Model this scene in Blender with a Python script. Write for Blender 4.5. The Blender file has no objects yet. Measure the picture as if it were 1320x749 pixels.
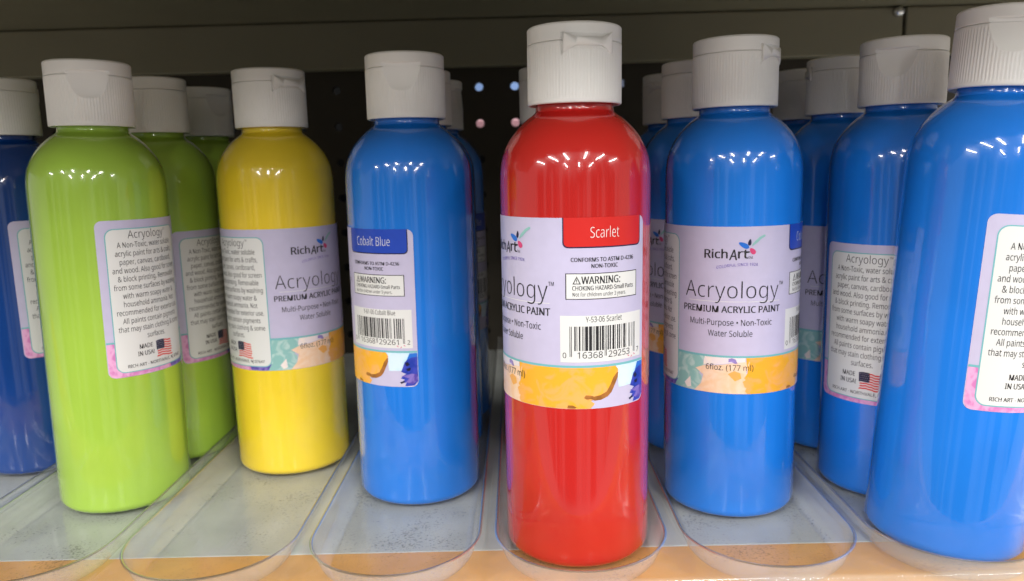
import bpy, bmesh, math, random
from mathutils import Matrix, Vector
random.seed(7)
S = bpy.context.scene
COL = S.collection
R_ = math.radians

# ------------------------------------------------------------------ camera, light, exposure
EYE = 0.13233                       # height of the lens over the tray floor
cam_d = bpy.data.cameras.new('camera')
cam = bpy.data.objects.new('camera', cam_d); COL.objects.link(cam)
F_PX, YAW, PITCH, ROLL = 987.73, R_(-0.401), R_(9.286), R_(1.494)
f = Vector((math.sin(YAW)*math.cos(PITCH), math.cos(YAW)*math.cos(PITCH), -math.sin(PITCH)))
r0 = Vector((math.cos(YAW), -math.sin(YAW), 0)); d0 = f.cross(r0)
rr = math.cos(ROLL)*r0 + math.sin(ROLL)*d0; dd = -math.sin(ROLL)*r0 + math.cos(ROLL)*d0
M = Matrix((rr, -dd, -f)).transposed().to_4x4(); M.translation = (0, 0, EYE)
cam.matrix_world = M
cam_d.sensor_fit = 'HORIZONTAL'; cam_d.sensor_width = 36; cam_d.lens = F_PX/1320*36
cam_d.clip_start = 0.01; cam_d.clip_end = 50
cam_d.dof.use_dof = True; cam_d.dof.focus_distance = 0.245; cam_d.dof.aperture_fstop = 17
S.camera = cam
S.view_settings.view_transform = 'Standard'; S.view_settings.look = 'None'
S.view_settings.exposure = 0.15; S.view_settings.gamma = 1
S.cycles.max_bounces = 12; S.cycles.transparent_max_bounces = 16
S.cycles.use_denoising = True
S.cycles.sample_clamp_indirect = 4

W = bpy.data.worlds.new('World'); S.world = W; W.use_nodes = True
def build_world():
    nt = W.node_tree; nt.nodes.clear(); N = nt.nodes.new; L = nt.links.new
    tc = N('ShaderNodeTexCoord'); sp = N('ShaderNodeSeparateXYZ'); L(tc.outputs['Generated'], sp.inputs[0])
    # shop aisle: pale floor below, dim goods at eye level, grey ceiling above
    mr = N('ShaderNodeMapRange'); L(sp.outputs['Z'], mr.inputs[0]); mr.inputs[1].default_value = -1; mr.inputs[2].default_value = 1
    cr = N('ShaderNodeValToRGB'); L(mr.outputs[0], cr.inputs[0])
    e = cr.color_ramp.elements
    e[0].position = 0; e[0].color = (.62, .60, .57, 1); e[1].position = 1; e[1].color = (.45, .45, .44, 1)
    for p, c in ((.30, (.60, .58, .55, 1)), (.42, (.42, .40, .38, 1)), (.58, (.34, .33, .33, 1)), (.68, (.42, .42, .42, 1))):
        k = e.new(p); k.color = c
    # the dark clothes and phone of whoever stands right in front of the shelf
    def math_(op, a_, b_=None):
        n = N('ShaderNodeMath'); n.operation = op
        for i_, v in enumerate((a_, b_)):
            if v is None: continue
            if isinstance(v, (int, float)): n.inputs[i_].default_value = v
            else: L(v, n.inputs[i_])
        return n.outputs[0]
    az = math_('ARCTAN2', sp.outputs['X'], math_('MULTIPLY', sp.outputs['Y'], -1))       # 0 straight out of the shelf
    el = math_('ARCSINE', sp.outputs['Z'])
    q = math_('MULTIPLY', az, 1/R_(64)); q2 = math_('MULTIPLY', q, q); q4 = math_('MULTIPLY', q2, q2)
    low = math_('ADD', math_('MULTIPLY', q4, R_(17)), R_(-25))
    def step(v, w):
        n = N('ShaderNodeMapRange'); n.interpolation_type = 'SMOOTHSTEP'; L(v, n.inputs[0]); n.inputs[1].default_value = -w; n.inputs[2].default_value = w; return n.outputs[0]
    inside = math_('MULTIPLY', step(math_('SUBTRACT', el, low), R_(.5)), step(math_('SUBTRACT', R_(62), math_('ABSOLUTE', az)), R_(3)))
    inside = math_('MULTIPLY', inside, step(math_('SUBTRACT', R_(24), el), R_(4)))
    mx = N('ShaderNodeMix'); mx.data_type = 'RGBA'; L(inside, mx.inputs['Factor']); L(cr.outputs[0], mx.inputs[6]); 
    cv = N('ShaderNodeCombineXYZ'); L(math_('MULTIPLY', az, 5.5), cv.inputs[0]); L(math_('MULTIPLY', el, 1.1), cv.inputs[1])
    nz = N('ShaderNodeTexNoise'); nz.inputs['Scale'].default_value = 1; nz.inputs['Detail'].default_value = 4; L(cv.outputs[0], nz.inputs[0])
    nr = N('ShaderNodeMapRange'); nr.interpolation_type = 'SMOOTHSTEP'; L(nz.outputs[0], nr.inputs[0]); nr.inputs[1].default_value = .46; nr.inputs[2].default_value = .62; nr.inputs[3].default_value = .07; nr.inputs[4].default_value = .42
    L(nr.outputs[0], mx.inputs[7])
    bg = N('ShaderNodeBackground'); L(mx.outputs[2], bg.inputs[0]); bg.inputs[1].default_value = 1.0
    o = N('ShaderNodeOutputWorld'); L(bg.outputs[0], o.inputs[0])
build_world()

def area_lamp(x, y, energy, z=2.5, sx=.14, sy=1.25, col=(1, .98, .95)):
    a = bpy.data.lights.new('ceiling_or_side_lamp', 'AREA'); a.shape = 'RECTANGLE'; a.size = sx; a.size_y = sy
    a.energy = energy; a.color = col
    o = bpy.data.objects.new('ceiling_or_side_lamp', a); COL.objects.link(o); o.location = (x, y, z)
    return o
for x, y, e, n in ((-6.4, -3.4, 330, 2.6), (-3.2, -3.6, 170, 2.6), (-1.25, -3.5, 150, 2.6), (.95, -3.5, 150, 2.6), (3.0, -3.6, 170, 2.6), (6.2, -3.4, 330, 2.6), (-2.6, -8.2, 185, 2.4), (.3, -8.2, 185, 2.4), (3.2, -8.2, 185, 2.4)):
    area_lamp(x, y, e*.80, sx=.22, sy=n+.5)
area_lamp(2.6, .15, 62, z=1.15, sx=.3, sy=1.2).rotation_euler = (0, R_(72), 0)  # side lamp added low at the right to brighten the back rail

# ------------------------------------------------------------------ materials
def mat(name, color, rough=.5, spec=.5, metal=0.0, bump=None, var=None):
    m = bpy.data.materials.new(name); m.use_nodes = True
    nt = m.node_tree; b = nt.nodes['Principled BSDF']
    b.inputs['Base Color'].default_value = (*color, 1); b.inputs['Roughness'].default_value = rough
    b.inputs['Specular IOR Level'].default_value = spec; b.inputs['Metallic'].default_value = metal
    N = nt.nodes.new; L = nt.links.new
    if bump or var: tc = N('ShaderNodeTexCoord')
    if bump:
        sc, strength, dist = bump
        mp = N('ShaderNodeMapping'); L(tc.outputs['Object'], mp.inputs[0]); mp.inputs['Scale'].default_value = sc
        nz = N('ShaderNodeTexNoise'); L(mp.outputs[0], nz.inputs[0]); nz.inputs['Scale'].default_value = 1; nz.inputs['Detail'].default_value = 3
        bp = N('ShaderNodeBump'); bp.inputs['Strength'].default_value = strength; bp.inputs['Distance'].default_value = dist
        L(nz.outputs[0], bp.inputs['Height']); L(bp.outputs[0], b.inputs['Normal'])
    if var:
        sc, amt, detail = var
        nz = N('ShaderNodeTexNoise'); nz.inputs['Scale'].default_value = sc; nz.inputs['Detail'].default_value = detail
        L(tc.outputs['Object'], nz.inputs[0])
        mx = N('ShaderNodeMix'); mx.data_type = 'RGBA'; mx.blend_type = 'MULTIPLY'
        mr = N('ShaderNodeMapRange'); L(nz.outputs[0], mr.inputs[0]); mr.inputs[1].default_value = .3; mr.inputs[2].default_value = .7
        mr.inputs[3].default_value = 1-amt; mr.inputs[4].default_value = 1
        mx.inputs['Factor'].default_value = 1; mx.inputs[6].default_value = (*color, 1); L(mr.outputs[0], mx.inputs[7])
        L(mx.outputs[2], b.inputs['Base Color'])
    return m

def wash(name, c1, c2, scale=170, soft=.12, mid=.5):
    # two pigments run into each other, as printed on the label
    m = mat(name, c1, .30, .45); nt = m.node_tree; N = nt.nodes.new; L = nt.links.new
    tc = N('ShaderNodeTexCoord'); nz = N('ShaderNodeTexNoise'); nz.inputs['Scale'].default_value = scale; nz.inputs['Detail'].default_value = 5
    nz.inputs['Distortion'].default_value = 1.2; L(tc.outputs['Object'], nz.inputs[0])
    mr = N('ShaderNodeMapRange'); mr.interpolation_type = 'SMOOTHSTEP'; L(nz.outputs[0], mr.inputs[0]); mr.inputs[1].default_value = mid-soft; mr.inputs[2].default_value = mid+soft
    mx = N('ShaderNodeMix'); mx.data_type = 'RGBA'; L(mr.outputs[0], mx.inputs['Factor']); mx.inputs[6].default_value = (*c1, 1); mx.inputs[7].default_value = (*c2, 1)
    L(mx.outputs[2], nt.nodes['Principled BSDF'].inputs['Base Color']); return m

def srgb(r, g, b):
    c = lambda v: v/12.92 if v <= .04045 else ((v+.055)/1.055)**2.4
    return c(r/255), c(g/255), c(b/255)

def paint(name, col):
    # paint seen through a clear glossy wall; the wall's faint vertical waves bend its reflections
    m = mat(name, col, .18, .35, bump=((210, 210, 7), .16, .0006))
    b = m.node_tree.nodes['Principled BSDF']
    nt = m.node_tree; N = nt.nodes.new; L = nt.links.new
    oi = N('ShaderNodeObjectInfo'); tc = N('ShaderNodeTexCoord'); va = N('ShaderNodeVectorMath'); va.operation = 'ADD'
    L(tc.outputs['Object'], va.inputs[0]); L(oi.outputs['Random'], va.inputs[1])
    nz = N('ShaderNodeTexNoise'); nz.inputs['Scale'].default_value = 42; nz.inputs['Detail'].default_value = 6; nz.inputs['Distortion'].default_value = .6; L(va.outputs[0], nz.inputs[0])
    mr = N('ShaderNodeMapRange'); L(nz.outputs[0], mr.inputs[0]); mr.inputs[1].default_value = .48; mr.inputs[2].default_value = .72; mr.inputs[3].default_value = .006; mr.inputs[4].default_value = .05
    L(mr.outputs[0], b.inputs['Coat Roughness'])
    n2 = N('ShaderNodeTexNoise'); n2.inputs['Scale'].default_value = 22; n2.inputs['Detail'].default_value = 3; L(va.outputs[0], n2.inputs[0])
    m2 = N('ShaderNodeMapRange'); L(n2.outputs[0], m2.inputs[0]); m2.inputs[1].default_value = .35; m2.inputs[2].default_value = .65; m2.inputs[3].default_value = .90; m2.inputs[4].default_value = 1.04
    mx = N('ShaderNodeMix'); mx.data_type = 'RGBA'; mx.blend_type = 'MULTIPLY'; mx.inputs['Factor'].default_value = 1; mx.inputs[6].default_value = (*col, 1); L(m2.outputs[0], mx.inputs[7])
    L(mx.outputs[2], b.inputs['Base Color'])
    for nd in nt.nodes:
        if nd.bl_idname == 'ShaderNodeMapping': L(va.outputs[0], nd.inputs[0])
    L_ = m.node_tree.links.new; b2 = N('ShaderNodeBump'); b2.inputs['Strength'].default_value = .055; b2.inputs['Distance'].default_value = .0006
    L(nt.nodes['Bump'].inputs['Height'].links[0].from_socket, b2.inputs['Height']); L_(b2.outputs[0], b.inputs['Coat Normal'])
    b.inputs['Coat Weight'].default_value = 1.0; b.inputs['Coat Roughness'].default_value = .015; b.inputs['Coat IOR'].default_value = 1.55
    return m
P = {
 'green': paint('green_paint', (.33, .52, .058)),
 'yellow': paint('yellow_paint', (.84, .61, .03)),
 'blue': paint('blue_paint', (.0115, .185, .70)),
 'cobalt': paint('deep_blue_paint', (.003, .046, .24)),
 'red': paint('red_paint', (.49, .015, .012)),
}
CAPM = mat('cap_plastic', (.90, .875, .84), .38, .4, bump=((900, 900, 900), .05, .0002), var=(60, .05, 3))
SLIT = mat('hinge_gap', (.02, .018, .015), .8, .2)
LAB = [
 mat('label_lavender', srgb(192, 186, 213), .30, .45, var=(300, .04, 2)),       # 0
 mat('label_white', srgb(218, 218, 216), .30, .45),                               # 1
 mat('label_teal_line', srgb(112, 178, 184), .30, .45),                           # 2
 mat('label_ink', (.022, .021, .024), .35, .4),                                   # 3
 wash('label_pink', srgb(206, 122, 182), srgb(226, 168, 208), 230),   # 4
 wash('label_mint', srgb(138, 186, 182), srgb(178, 206, 202), 200, .10, .54),   # 5
 wash('label_peach', srgb(236, 196, 158), srgb(238, 208, 184), 190),   # 6
 wash('label_yellow', srgb(235, 170, 46), srgb(234, 170, 92), 130, .07, .53),   # 7
 mat('label_brown', srgb(172, 112, 52), .30, .45, var=(400, .4, 4)),               # 8
 wash('label_sky', srgb(186, 220, 236), srgb(206, 226, 240), 200),   # 9
 wash('label_royal', srgb(30, 56, 160), srgb(60, 70, 178), 300),   # 10
 wash('label_violet', srgb(84, 66, 160), srgb(130, 112, 190), 260),   # 11
 mat('label_magenta', srgb(205, 70, 118), .30, .45),                              # 12
 mat('label_red', srgb(214, 44, 40), .30, .45),                                   # 13
 mat('label_navy', srgb(30, 28, 62), .30, .45),                                   # 14
 mat('label_cornflower', srgb(40, 110, 205), .30, .45),                           # 15
 mat('label_lilac', srgb(160, 140, 208), .30, .45, var=(500, .3, 3)),             # 16
 wash('label_pale', srgb(226, 216, 222), srgb(238, 224, 214), 200),                  # 17
]
LAV, WHT, TEAL, INK, PINK, MINT, PEACH, YEL, BRN, SKY, ROY, VIO, MAG, RED, NAVY, CORN, LILAC, PALE = range(18)
TABM = {'scarlet': mat('tab_scarlet', srgb(200, 38, 33), .3, .45), 'cobalt': mat('tab_cobalt', srgb(36, 70, 176), .3, .45),
        'green': mat('tab_green', (.30, .58, .03), .3, .45), 'yellow': mat('tab_yellow', (.9, .72, .03), .3, .45)}

# ------------------------------------------------------------------ helpers
def link(o, parent=None):
    COL.objects.link(o)
    if parent: o.parent = parent
    return o
def obj(name, me, parent=None, mats=()):
    for m in mats: me.materials.append(m)
    return link(bpy.data.objects.new(name, me), parent)
def from_bm(name, bm, smooth=True):
    me = bpy.data.meshes.new(name); bm.to_mesh(me); bm.free()
    if smooth: me.polygons.foreach_set('use_smooth', [True]*len(me.polygons))
    return me
def tag(o, label=None, cat=None, group=None, kind=None):
    for k, v in (('label', label), ('category', cat), ('group', group), ('kind', kind)):
        if v: o[k] = v
    return o
def empty(name, loc):
    o = bpy.data.objects.new(name, None); COL.objects.link(o); o.location = loc; o.empty_display_size = .01
    return o
def box_bm(bm, x0, x1, y0, y1, z0, z1, bev=0):
    r = bmesh.ops.create_cube(bm, size=1)
    bmesh.ops.scale(bm, vec=(x1-x0, y1-y0, z1-z0), verts=r['verts'])
    bmesh.ops.translate(bm, vec=((x0+x1)/2, (y0+y1)/2, (z0+z1)/2), verts=r['verts'])
    if bev:
        es = list({e for v in r['verts'] for e in v.link_edges})
        bmesh.ops.bevel(bm, geom=es, offset=bev, segments=2, affect='EDGES', profile=.5)
def box(name, dims, m, parent=None, bev=.001):
    bm = bmesh.new(); box_bm(bm, *dims, bev)
    return obj(name, from_bm(name, bm, False), parent, [m])

# ------------------------------------------------------------------ the shelf bay
STEEL = mat('shelf_steel', srgb(184, 187, 182), .42, .4, var=(45, .22, 7))
TAN = mat('shelf_tan', srgb(222, 160, 66), .5, .4, var=(60, .22, 6))
OLIVE = mat('olive_steel', srgb(136, 130, 108), .45, .4, var=(18, .08, 4))
DARKB = mat('dark_board', srgb(66, 60, 50), .7, .3, var=(30, .15, 4))
sh = tag(empty('lower_shelf', (0, .3, -.002)), 'grey steel lower shelf with tan front strip, under the clear tray', 'shelf')
sh_bits = [box('shelf_deck', (-.75, .75, .2524, .56, -.022, -.0016), STEEL, None, .0004),
           box('front_strip', (-.75, .75, .19, .2522, -.022, -.0016), TAN, None, .0004)]
for o in sh_bits: o.parent = sh; o.matrix_parent_inverse = Matrix.Translation((0, -.3, .002))

us = tag(empty('upper_shelf', (0, .4, .235)), 'olive brown steel shelf overhead with rails along its back', 'shelf')
bits = [box('shelf_deck', (-.75, .42, .135, .56, .2305, .252), OLIVE, None, .001),
        box('front_lip', (-.75, .42, .125, .1345, .222, .258), OLIVE, None, .0015),
        box('back_rail', (-.75, .2622, .535, .545, .1990, .2300), OLIVE, None, .0012),
        box('back_rail', (.2645, .75, .5352, .545, .1985, .2300), OLIVE, None, .0012)]
bm = bmesh.new()
bmesh.ops.create_cone(bm, cap_ends=True, segments=20, radius1=.0038, radius2=.0026, depth=.006)
bmesh.ops.rotate(bm, verts=bm.verts, cent=(0, 0, 0), matrix=Matrix.Rotation(R_(90), 3, 'X'))
bmesh.ops.translate(bm, verts=bm.verts, vec=(.2580, .5335, .2265))
clip = obj('clip', from_bm('clip', bm), None, [mat('clip_metal', (.8, .8, .8), .25, .5, 1.0)])
for o in bits+[clip]: o.parent = us; o.matrix_parent_inverse = Matrix.Translation((0, -.4, -.235))

def pegboard():
    bm = bmesh.new(); y = .55; pit = .0249; x0h, z0h = -.0232+pit*.5, .0296+EYE+pit*.5
    nx0, nx1, nz0, nz1 = -24, 24, -7, 2
    K = 16; rad = .0029
    for i in range(nx0, nx1):
        for j in range(nz0, nz1+1):
            cx, cz = -.0232+.00*j+i*pit, .0296+EYE+j*pit
            ring = []; outer = []
            for k in range(K):
                a = 2*math.pi*(k+.5)/K; c, s = math.cos(a), math.sin(a); t = pit/2/max(abs(c), abs(s))
                ring.append((cx+rad*c, y, cz+rad*s)); outer.append((cx+t*c, y, cz+t*s))
            # put square corners in
            vr = [bm.verts.new(p) for p in ring]; vb = [bm.verts.new((p[0], y+.004, p[2])) for p in ring]
            vo = [bm.verts.new(p) for p in outer]
            for k in range(K):
                n = (k+1) % K
                pts = [vr[k], vo[k], vo[n], vr[n]]
                a0, a1 = 2*math.pi*(k+.5)/K, 2*math.pi*(k+1.5)/K
                for q in (1, 3, 5, 7):
                    if a0 < q*math.pi/4 < a1:
                        cv = bm.verts.new((cx+pit/2*(1 if q in (1, 7) else -1), y, cz+pit/2*(1 if q in (1, 3) else -1)))
                        pts = [vr[k], vo[k], cv, vo[n], vr[n]]
                bm.faces.new(pts); bm.faces.new([vr[n], vb[n], vb[k], vr[k]])
    bmesh.ops.remove_doubles(bm, verts=bm.verts, dist=1e-5)
    me = from_bm('peg_board', bm, False)
    return tag(obj('peg_board', me, None, [DARKB]), 'dark perforated board closing the back of the shelf', 'peg board')
pegboard()
BLK = mat('baffle_black', (.012, .012, .012), .9, .1)
bk = tag(empty('light_baffle', (0, .7, .1)), 'dark partition behind the perforated board, added to keep stray light out of its holes', 'baffle')  # added black box that stops outside light showing through the holes
for n_, dm in (('back_panel', (-.75, .75, .70, .705, -.05, .30)), ('top_panel', (-.75, .75, .556, .699, .295, .30)), ('bottom_panel', (-.75, .75, .561, .699, -.05, -.045)), ('end_panel', (-.75, -.745, .556, .699, -.044, .294)), ('end_panel', (.745, .75, .556, .699, -.044, .294))):
    o = box(n_, dm, BLK, None, 0); o.parent = bk; o.matrix_parent_inverse = Matrix.Translation((0, -.7, -.1))
# boxes added behind the board to colour the light in a few holes
BX = [('hole_tint_box', (-.034, .014, .62, .66, .170, .20), srgb(140, 170, 220), 'pale blue box added to tint the upper lit holes of the board', 'box'),
      ('hole_tint_box', (-.034, .014, .62, .66, .145, .1692), srgb(220, 165, 172), 'pink box added to tint the lower lit holes of the board', 'box'),
      ('hole_tint_box', (.066, .088, .62, .66, .170, .20), srgb(150, 160, 190), 'grey blue box added to tint a single hole right of the red bottle', 'box')]
for n, dm, c, lab, cat in BX: tag(box(n, dm, mat('box_card', c, .5, .4), None, .002), lab, cat)
a = bpy.data.lights.new('behind_board_fill', 'AREA'); a.size = .12; a.size_y = .05; a.shape = 'RECTANGLE'; a.energy = .06; a.spread = R_(80)  # small fill lamp added behind the board to light the boxes
o = bpy.data.objects.new('behind_board_fill', a); COL.objects.link(o); o.location = (.01, .575, .285)
o.rotation_euler = Vector((0, .055, -.12)).to_track_quat('-Z', 'Y').to_euler()

# ------------------------------------------------------------------ the clear tray with one channel per row
PITCH_X = .06275; LANE0 = .0194; HT = .009; YF = .2138; YB = .545; YC = .2458
def tray_material():
    m = bpy.data.materials.new('clear_tray_plastic'); m.use_nodes = True
    nt = m.node_tree; nt.nodes.clear(); N = nt.nodes.new; L = nt.links.new
    tc = N('ShaderNodeTexCoord'); mp = N('ShaderNodeMapping'); L(tc.outputs['Object'], mp.inputs[0]); mp.inputs['Scale'].default_value = (420, 26, 260)
    nz = N('ShaderNodeTexNoise'); nz.inputs['Scale'].default_value = 1; nz.inputs['Detail'].default_value = 4; L(mp.outputs[0], nz.inputs[0])
    bp = N('ShaderNodeBump'); bp.inputs['Strength'].default_value = .15; bp.inputs['Distance'].default_value = .0006; L(nz.outputs[0], bp.inputs['Height'])
    tr = N('ShaderNodeBsdfTransparent'); tr.inputs[0].default_value = (.975, .98, .98, 1)
    gl = N('ShaderNodeBsdfGlossy'); gl.inputs['Roughness'].default_value = .07; L(bp.outputs[0], gl.inputs['Normal'])
    df = N('ShaderNodeBsdfDiffuse'); df.inputs[0].default_value = (.82, .82, .81, 1)
    # cloudy wear
    n2 = N('ShaderNodeTexNoise'); n2.inputs['Scale'].default_value = 45; n2.inputs['Detail'].default_value = 6; L(tc.outputs['Object'], n2.inputs[0])
    r2 = N('ShaderNodeMapRange'); L(n2.outputs[0], r2.inputs[0]); r2.inputs[1].default_value = .3; r2.inputs[2].default_value = .75; r2.inputs[3].default_value = .03; r2.inputs[4].default_value = .10
    sz = N('ShaderNodeSeparateXYZ'); L(tc.outputs['Object'], sz.inputs[0])
    rz = N('ShaderNodeMapRange'); g0 = N('ShaderNodeNewGeometry'); sn = N('ShaderNodeSeparateXYZ'); L(g0.outputs['Normal'], sn.inputs[0])
    an = N('ShaderNodeMath'); an.operation = 'ABSOLUTE'; L(sn.outputs['Z'], an.inputs[0])
    L(an.outputs[0], rz.inputs[0]); rz.inputs[1].default_value = 1.0; rz.inputs[2].default_value = .45; rz.inputs[3].default_value = .025; rz.inputs[4].default_value = .17     # grazing-angle sheen painted into the steep walls as extra diffuse haze
    az = N('ShaderNodeMath'); az.operation = 'ADD'; L(r2.outputs[0], az.inputs[0]); L(rz.outputs[0], az.inputs[1])
    m0 = N('ShaderNodeMixShader'); L(az.outputs[0], m0.inputs[0]); L(tr.outputs[0], m0.inputs[1]); L(df.outputs[0], m0.inputs[2])
    fr = N('ShaderNodeFresnel'); gm = N('ShaderNodeNewGeometry'); io = N('ShaderNodeMapRange'); L(gm.outputs['Backfacing'], io.inputs[0]); io.inputs[3].default_value = 1.42; io.inputs[4].default_value = 1/1.42
    L(io.outputs[0], fr.inputs[0]); L(bp.outputs[0], fr.inputs['Normal'])
    m1 = N('ShaderNodeMixShader'); L(fr.outputs[0], m1.inputs[0]); L(m0.outputs[0], m1.inputs[1]); L(gl.outputs[0], m1.inputs[2])
    # the moulded rim of each channel pipes light and mirrors the bottle beside it
    rg = N('ShaderNodeBsdfGlossy'); rg.inputs['Roughness'].default_value = .22; rg.inputs[0].default_value = (.80, .82, .84, 1)
    rk = N('ShaderNodeMapRange'); L(sz.outputs['Z'], rk.inputs[0]); rk.inputs[1].default_value = .00905; rk.inputs[2].default_value = .0093; rk.inputs[4].default_value = .62
    mr_ = N('ShaderNodeMixShader'); L(rk.outputs[0], mr_.inputs[0]); L(m1.outputs[0], mr_.inputs[1]); L(rg.outputs[0], mr_.inputs[2]); m1 = mr_
    # grit lying in the channels
    dk = N('ShaderNodeBsdfDiffuse'); dk.inputs[0].default_value = (.06, .055, .05, 1)
    n3 = N('ShaderNodeTexNoise'); n3.inputs['Scale'].default_value = 1150; n3.inputs['Detail'].default_value = 3; L(tc.outputs['Object'], n3.inputs[0])
    n4 = N('ShaderNodeTexNoise'); n4.inputs['Scale'].default_value = 38; n4.inputs['Detail'].default_value = 2; L(tc.outputs['Object'], n4.inputs[0])
    ad = N('ShaderNodeMath'); ad.operation = 'ADD'; L(n3.outputs[0], ad.inputs[0]); hf = N('ShaderNodeMath'); hf.operation = 'MULTIPLY'; hf.inputs[1].default_value = .6; L(n4.outputs[0], hf.inputs[0]); L(hf.outputs[0], ad.inputs[1])
    r3 = N('ShaderNodeMapRange'); L(ad.outputs[0], r3.inputs[0]); r3.inputs[1].default_value = .895; r3.inputs[2].default_value = 1.06; r3.inputs[4].default_value = .42
    sp = N('ShaderNodeSeparateXYZ'); L(tc.outputs['Object'], sp.inputs[0])
    lt = N('ShaderNodeMath'); lt.operation = 'LESS_THAN'; L(sp.outputs['Z'], lt.inputs[0]); lt.inputs[1].default_value = .0012
    ml = N('ShaderNodeMath'); ml.operation = 'MULTIPLY'; L(r3.outputs[0], ml.inputs[0]); L(lt.outputs[0], ml.inputs[1])
    m2 = N('ShaderNodeMixShader'); L(ml.outputs[0], m2.inputs[0]); L(m1.outputs[0], m2.inputs[1]); L(dk.outputs[0], m2.inputs[2])
    o = N('ShaderNodeOutputMaterial'); L(m2.outputs[0], o.inputs[0])
    return m
def tray():
    bm = bmesh.new(); hw = PITCH_X/2
    prof = [(0, -.0003), (.012, -.0003), (.0222, -.0003), (.0226, -.00025), (.0230, -.0001), (.0238, .0004), (.0250, .0013), (.0262, .0028), (.0271, .0050), (.0277, .0076), (.0279, .0087), (.0281, .0092), (.0285, .00965), (.0289, .0093), (.0294, HT)]
    ca = math.atan2(YC-YF, hw)
    angs = sorted(set([0, math.pi, ca, math.pi-ca] + [math.pi*k/72 for k in range(73)]))
    ys = [YB-(YB-YC)*k/40 for k in range(40)]
    for lane in range(-5, 7):
        cx = LANE0+lane*PITCH_X
        cols = []
        def col(px, py, dx, dy, bd):
            vs = [bm.verts.new((px+dx*r, py+dy*r, z)) for r, z in prof]
            vs.append(bm.verts.new((px+dx*bd, py+dy*bd, HT)))
            return vs
        for y in ys: cols.append(col(cx, y, -1, 0, hw))
        for a in angs:
            dx, dy = -math.cos(a), -math.sin(a)
            bd = min(hw/max(abs(dx), 1e-9), (YC-YF)/max(abs(dy), 1e-9))
            c = col(cx, YC, dx, dy, bd); cols.append(c)
        for y in reversed(ys): cols.append(col(cx, y, 1, 0, hw))
        for c0, c1 in zip(cols, cols[1:]):
            for k in range(len(c0)-1):
                try: bm.faces.new([c0[k], c0[k+1], c1[k+1], c1[k]])
                except ValueError: pass
        # front lip
        fr = [c[-1] for c in cols if abs(c[-1].co.y-YF) < 1e-6]
        prev = fr
        for dy, z in ((-.0009, .0086), (-.0014, .0078), (-.0017, .004), (-.0019, -.0012)):
            row = [bm.verts.new((v.co.x, YF+dy, z)) for v in fr]
            for k in range(len(fr)-1): bm.faces.new([prev[k], row[k], row[k+1], prev[k+1]])
            prev = row
    bmesh.ops.remove_doubles(bm, verts=bm.verts, dist=1e-6)
    bmesh.ops.dissolve_degenerate(bm, edges=bm.edges, dist=1e-7)
    bmesh.ops.recalc_face_normals(bm, faces=bm.faces)
    me = from_bm('display_tray', bm)
    return tag(obj('display_tray', me, None, [tray_material()]), 'clear moulded plastic tray with a round ended channel for each row of bottles', 'display tray')
tray()

# ------------------------------------------------------------------ bottle body
RB = .025
def lathe(bm, prof, seg, disp=None):
    rings = []
    for r, z in prof:
        if r < 1e-7: rings.append([bm.verts.new((0, 0, z))]); continue
        ring = []
        for k in range(seg):
            a = 2*math.pi*k/seg
            q = r-(disp(a, z, r) if disp else 0)
            ring.append(bm.verts.new((q*math.sin(a), -q*math.cos(a), z)))
        rings.append(ring)
    for A, B in zip(rings, rings[1:]):
        if len(A) == 1:
            for k in range(seg): bm.faces.new([A[0], B[k], B[(k+1) % seg]][::-1])
        elif len(B) == 1:
            for k in range(seg): bm.faces.new([A[k], A[(k+1) % seg], B[0]])
        else:
            for k in range(seg):
                n = (k+1) % seg; bm.faces.new([A[k], A[n], B[n], B[k]])
def smooth_prof(pts, n):
    out = []
    for i in range(len(pts)-1):
        p0 = pts[max(i-1, 0)]; p1 = pts[i]; p2 = pts[i+1]; p3 = pts[min(i+2, len(pts)-1)]
        for k in range(n):
            t = k/n
            out.append(tuple(.5*((2*p1[j])+(-p0[j]+p2[j])*t+(2*p0[j]-5*p1[j]+4*p2[j]-p3[j])*t*t+(-p0[j]+3*p1[j]-3*p2[j]+p3[j])*t**3) for j in (0, 1)))
    out.append(pts[-1]); return out
base = [(0, .0008), (.014, .0006), (.0205, .0)] + [(.0215+.0035*math.sin(R_(a)), .0035-.0035*math.cos(R_(a))) for a in range(0, 91, 15)]
side = [(.025, .02), (.02502, .05), (.025, .09), (.025, .118)]
dome = smooth_prof([(.025, .1235), (.0249, .1290), (.0241, .1345), (.0221, .1393), (.0194, .1431), (.0163, .1462), (.0139, .1480), (.0129, .1490), (.0127, .1505)], 5)
def body_mesh(name):
    bm = bmesh.new(); lathe(bm, base+side+dome+[(.0127, .156), (0, .156)], 128)
    return from_bm(name, bm)
BODY = {}
for k in P:
    me = body_mesh('body_'+k); me.materials.append(P[k]); BODY[k] = me

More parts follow.
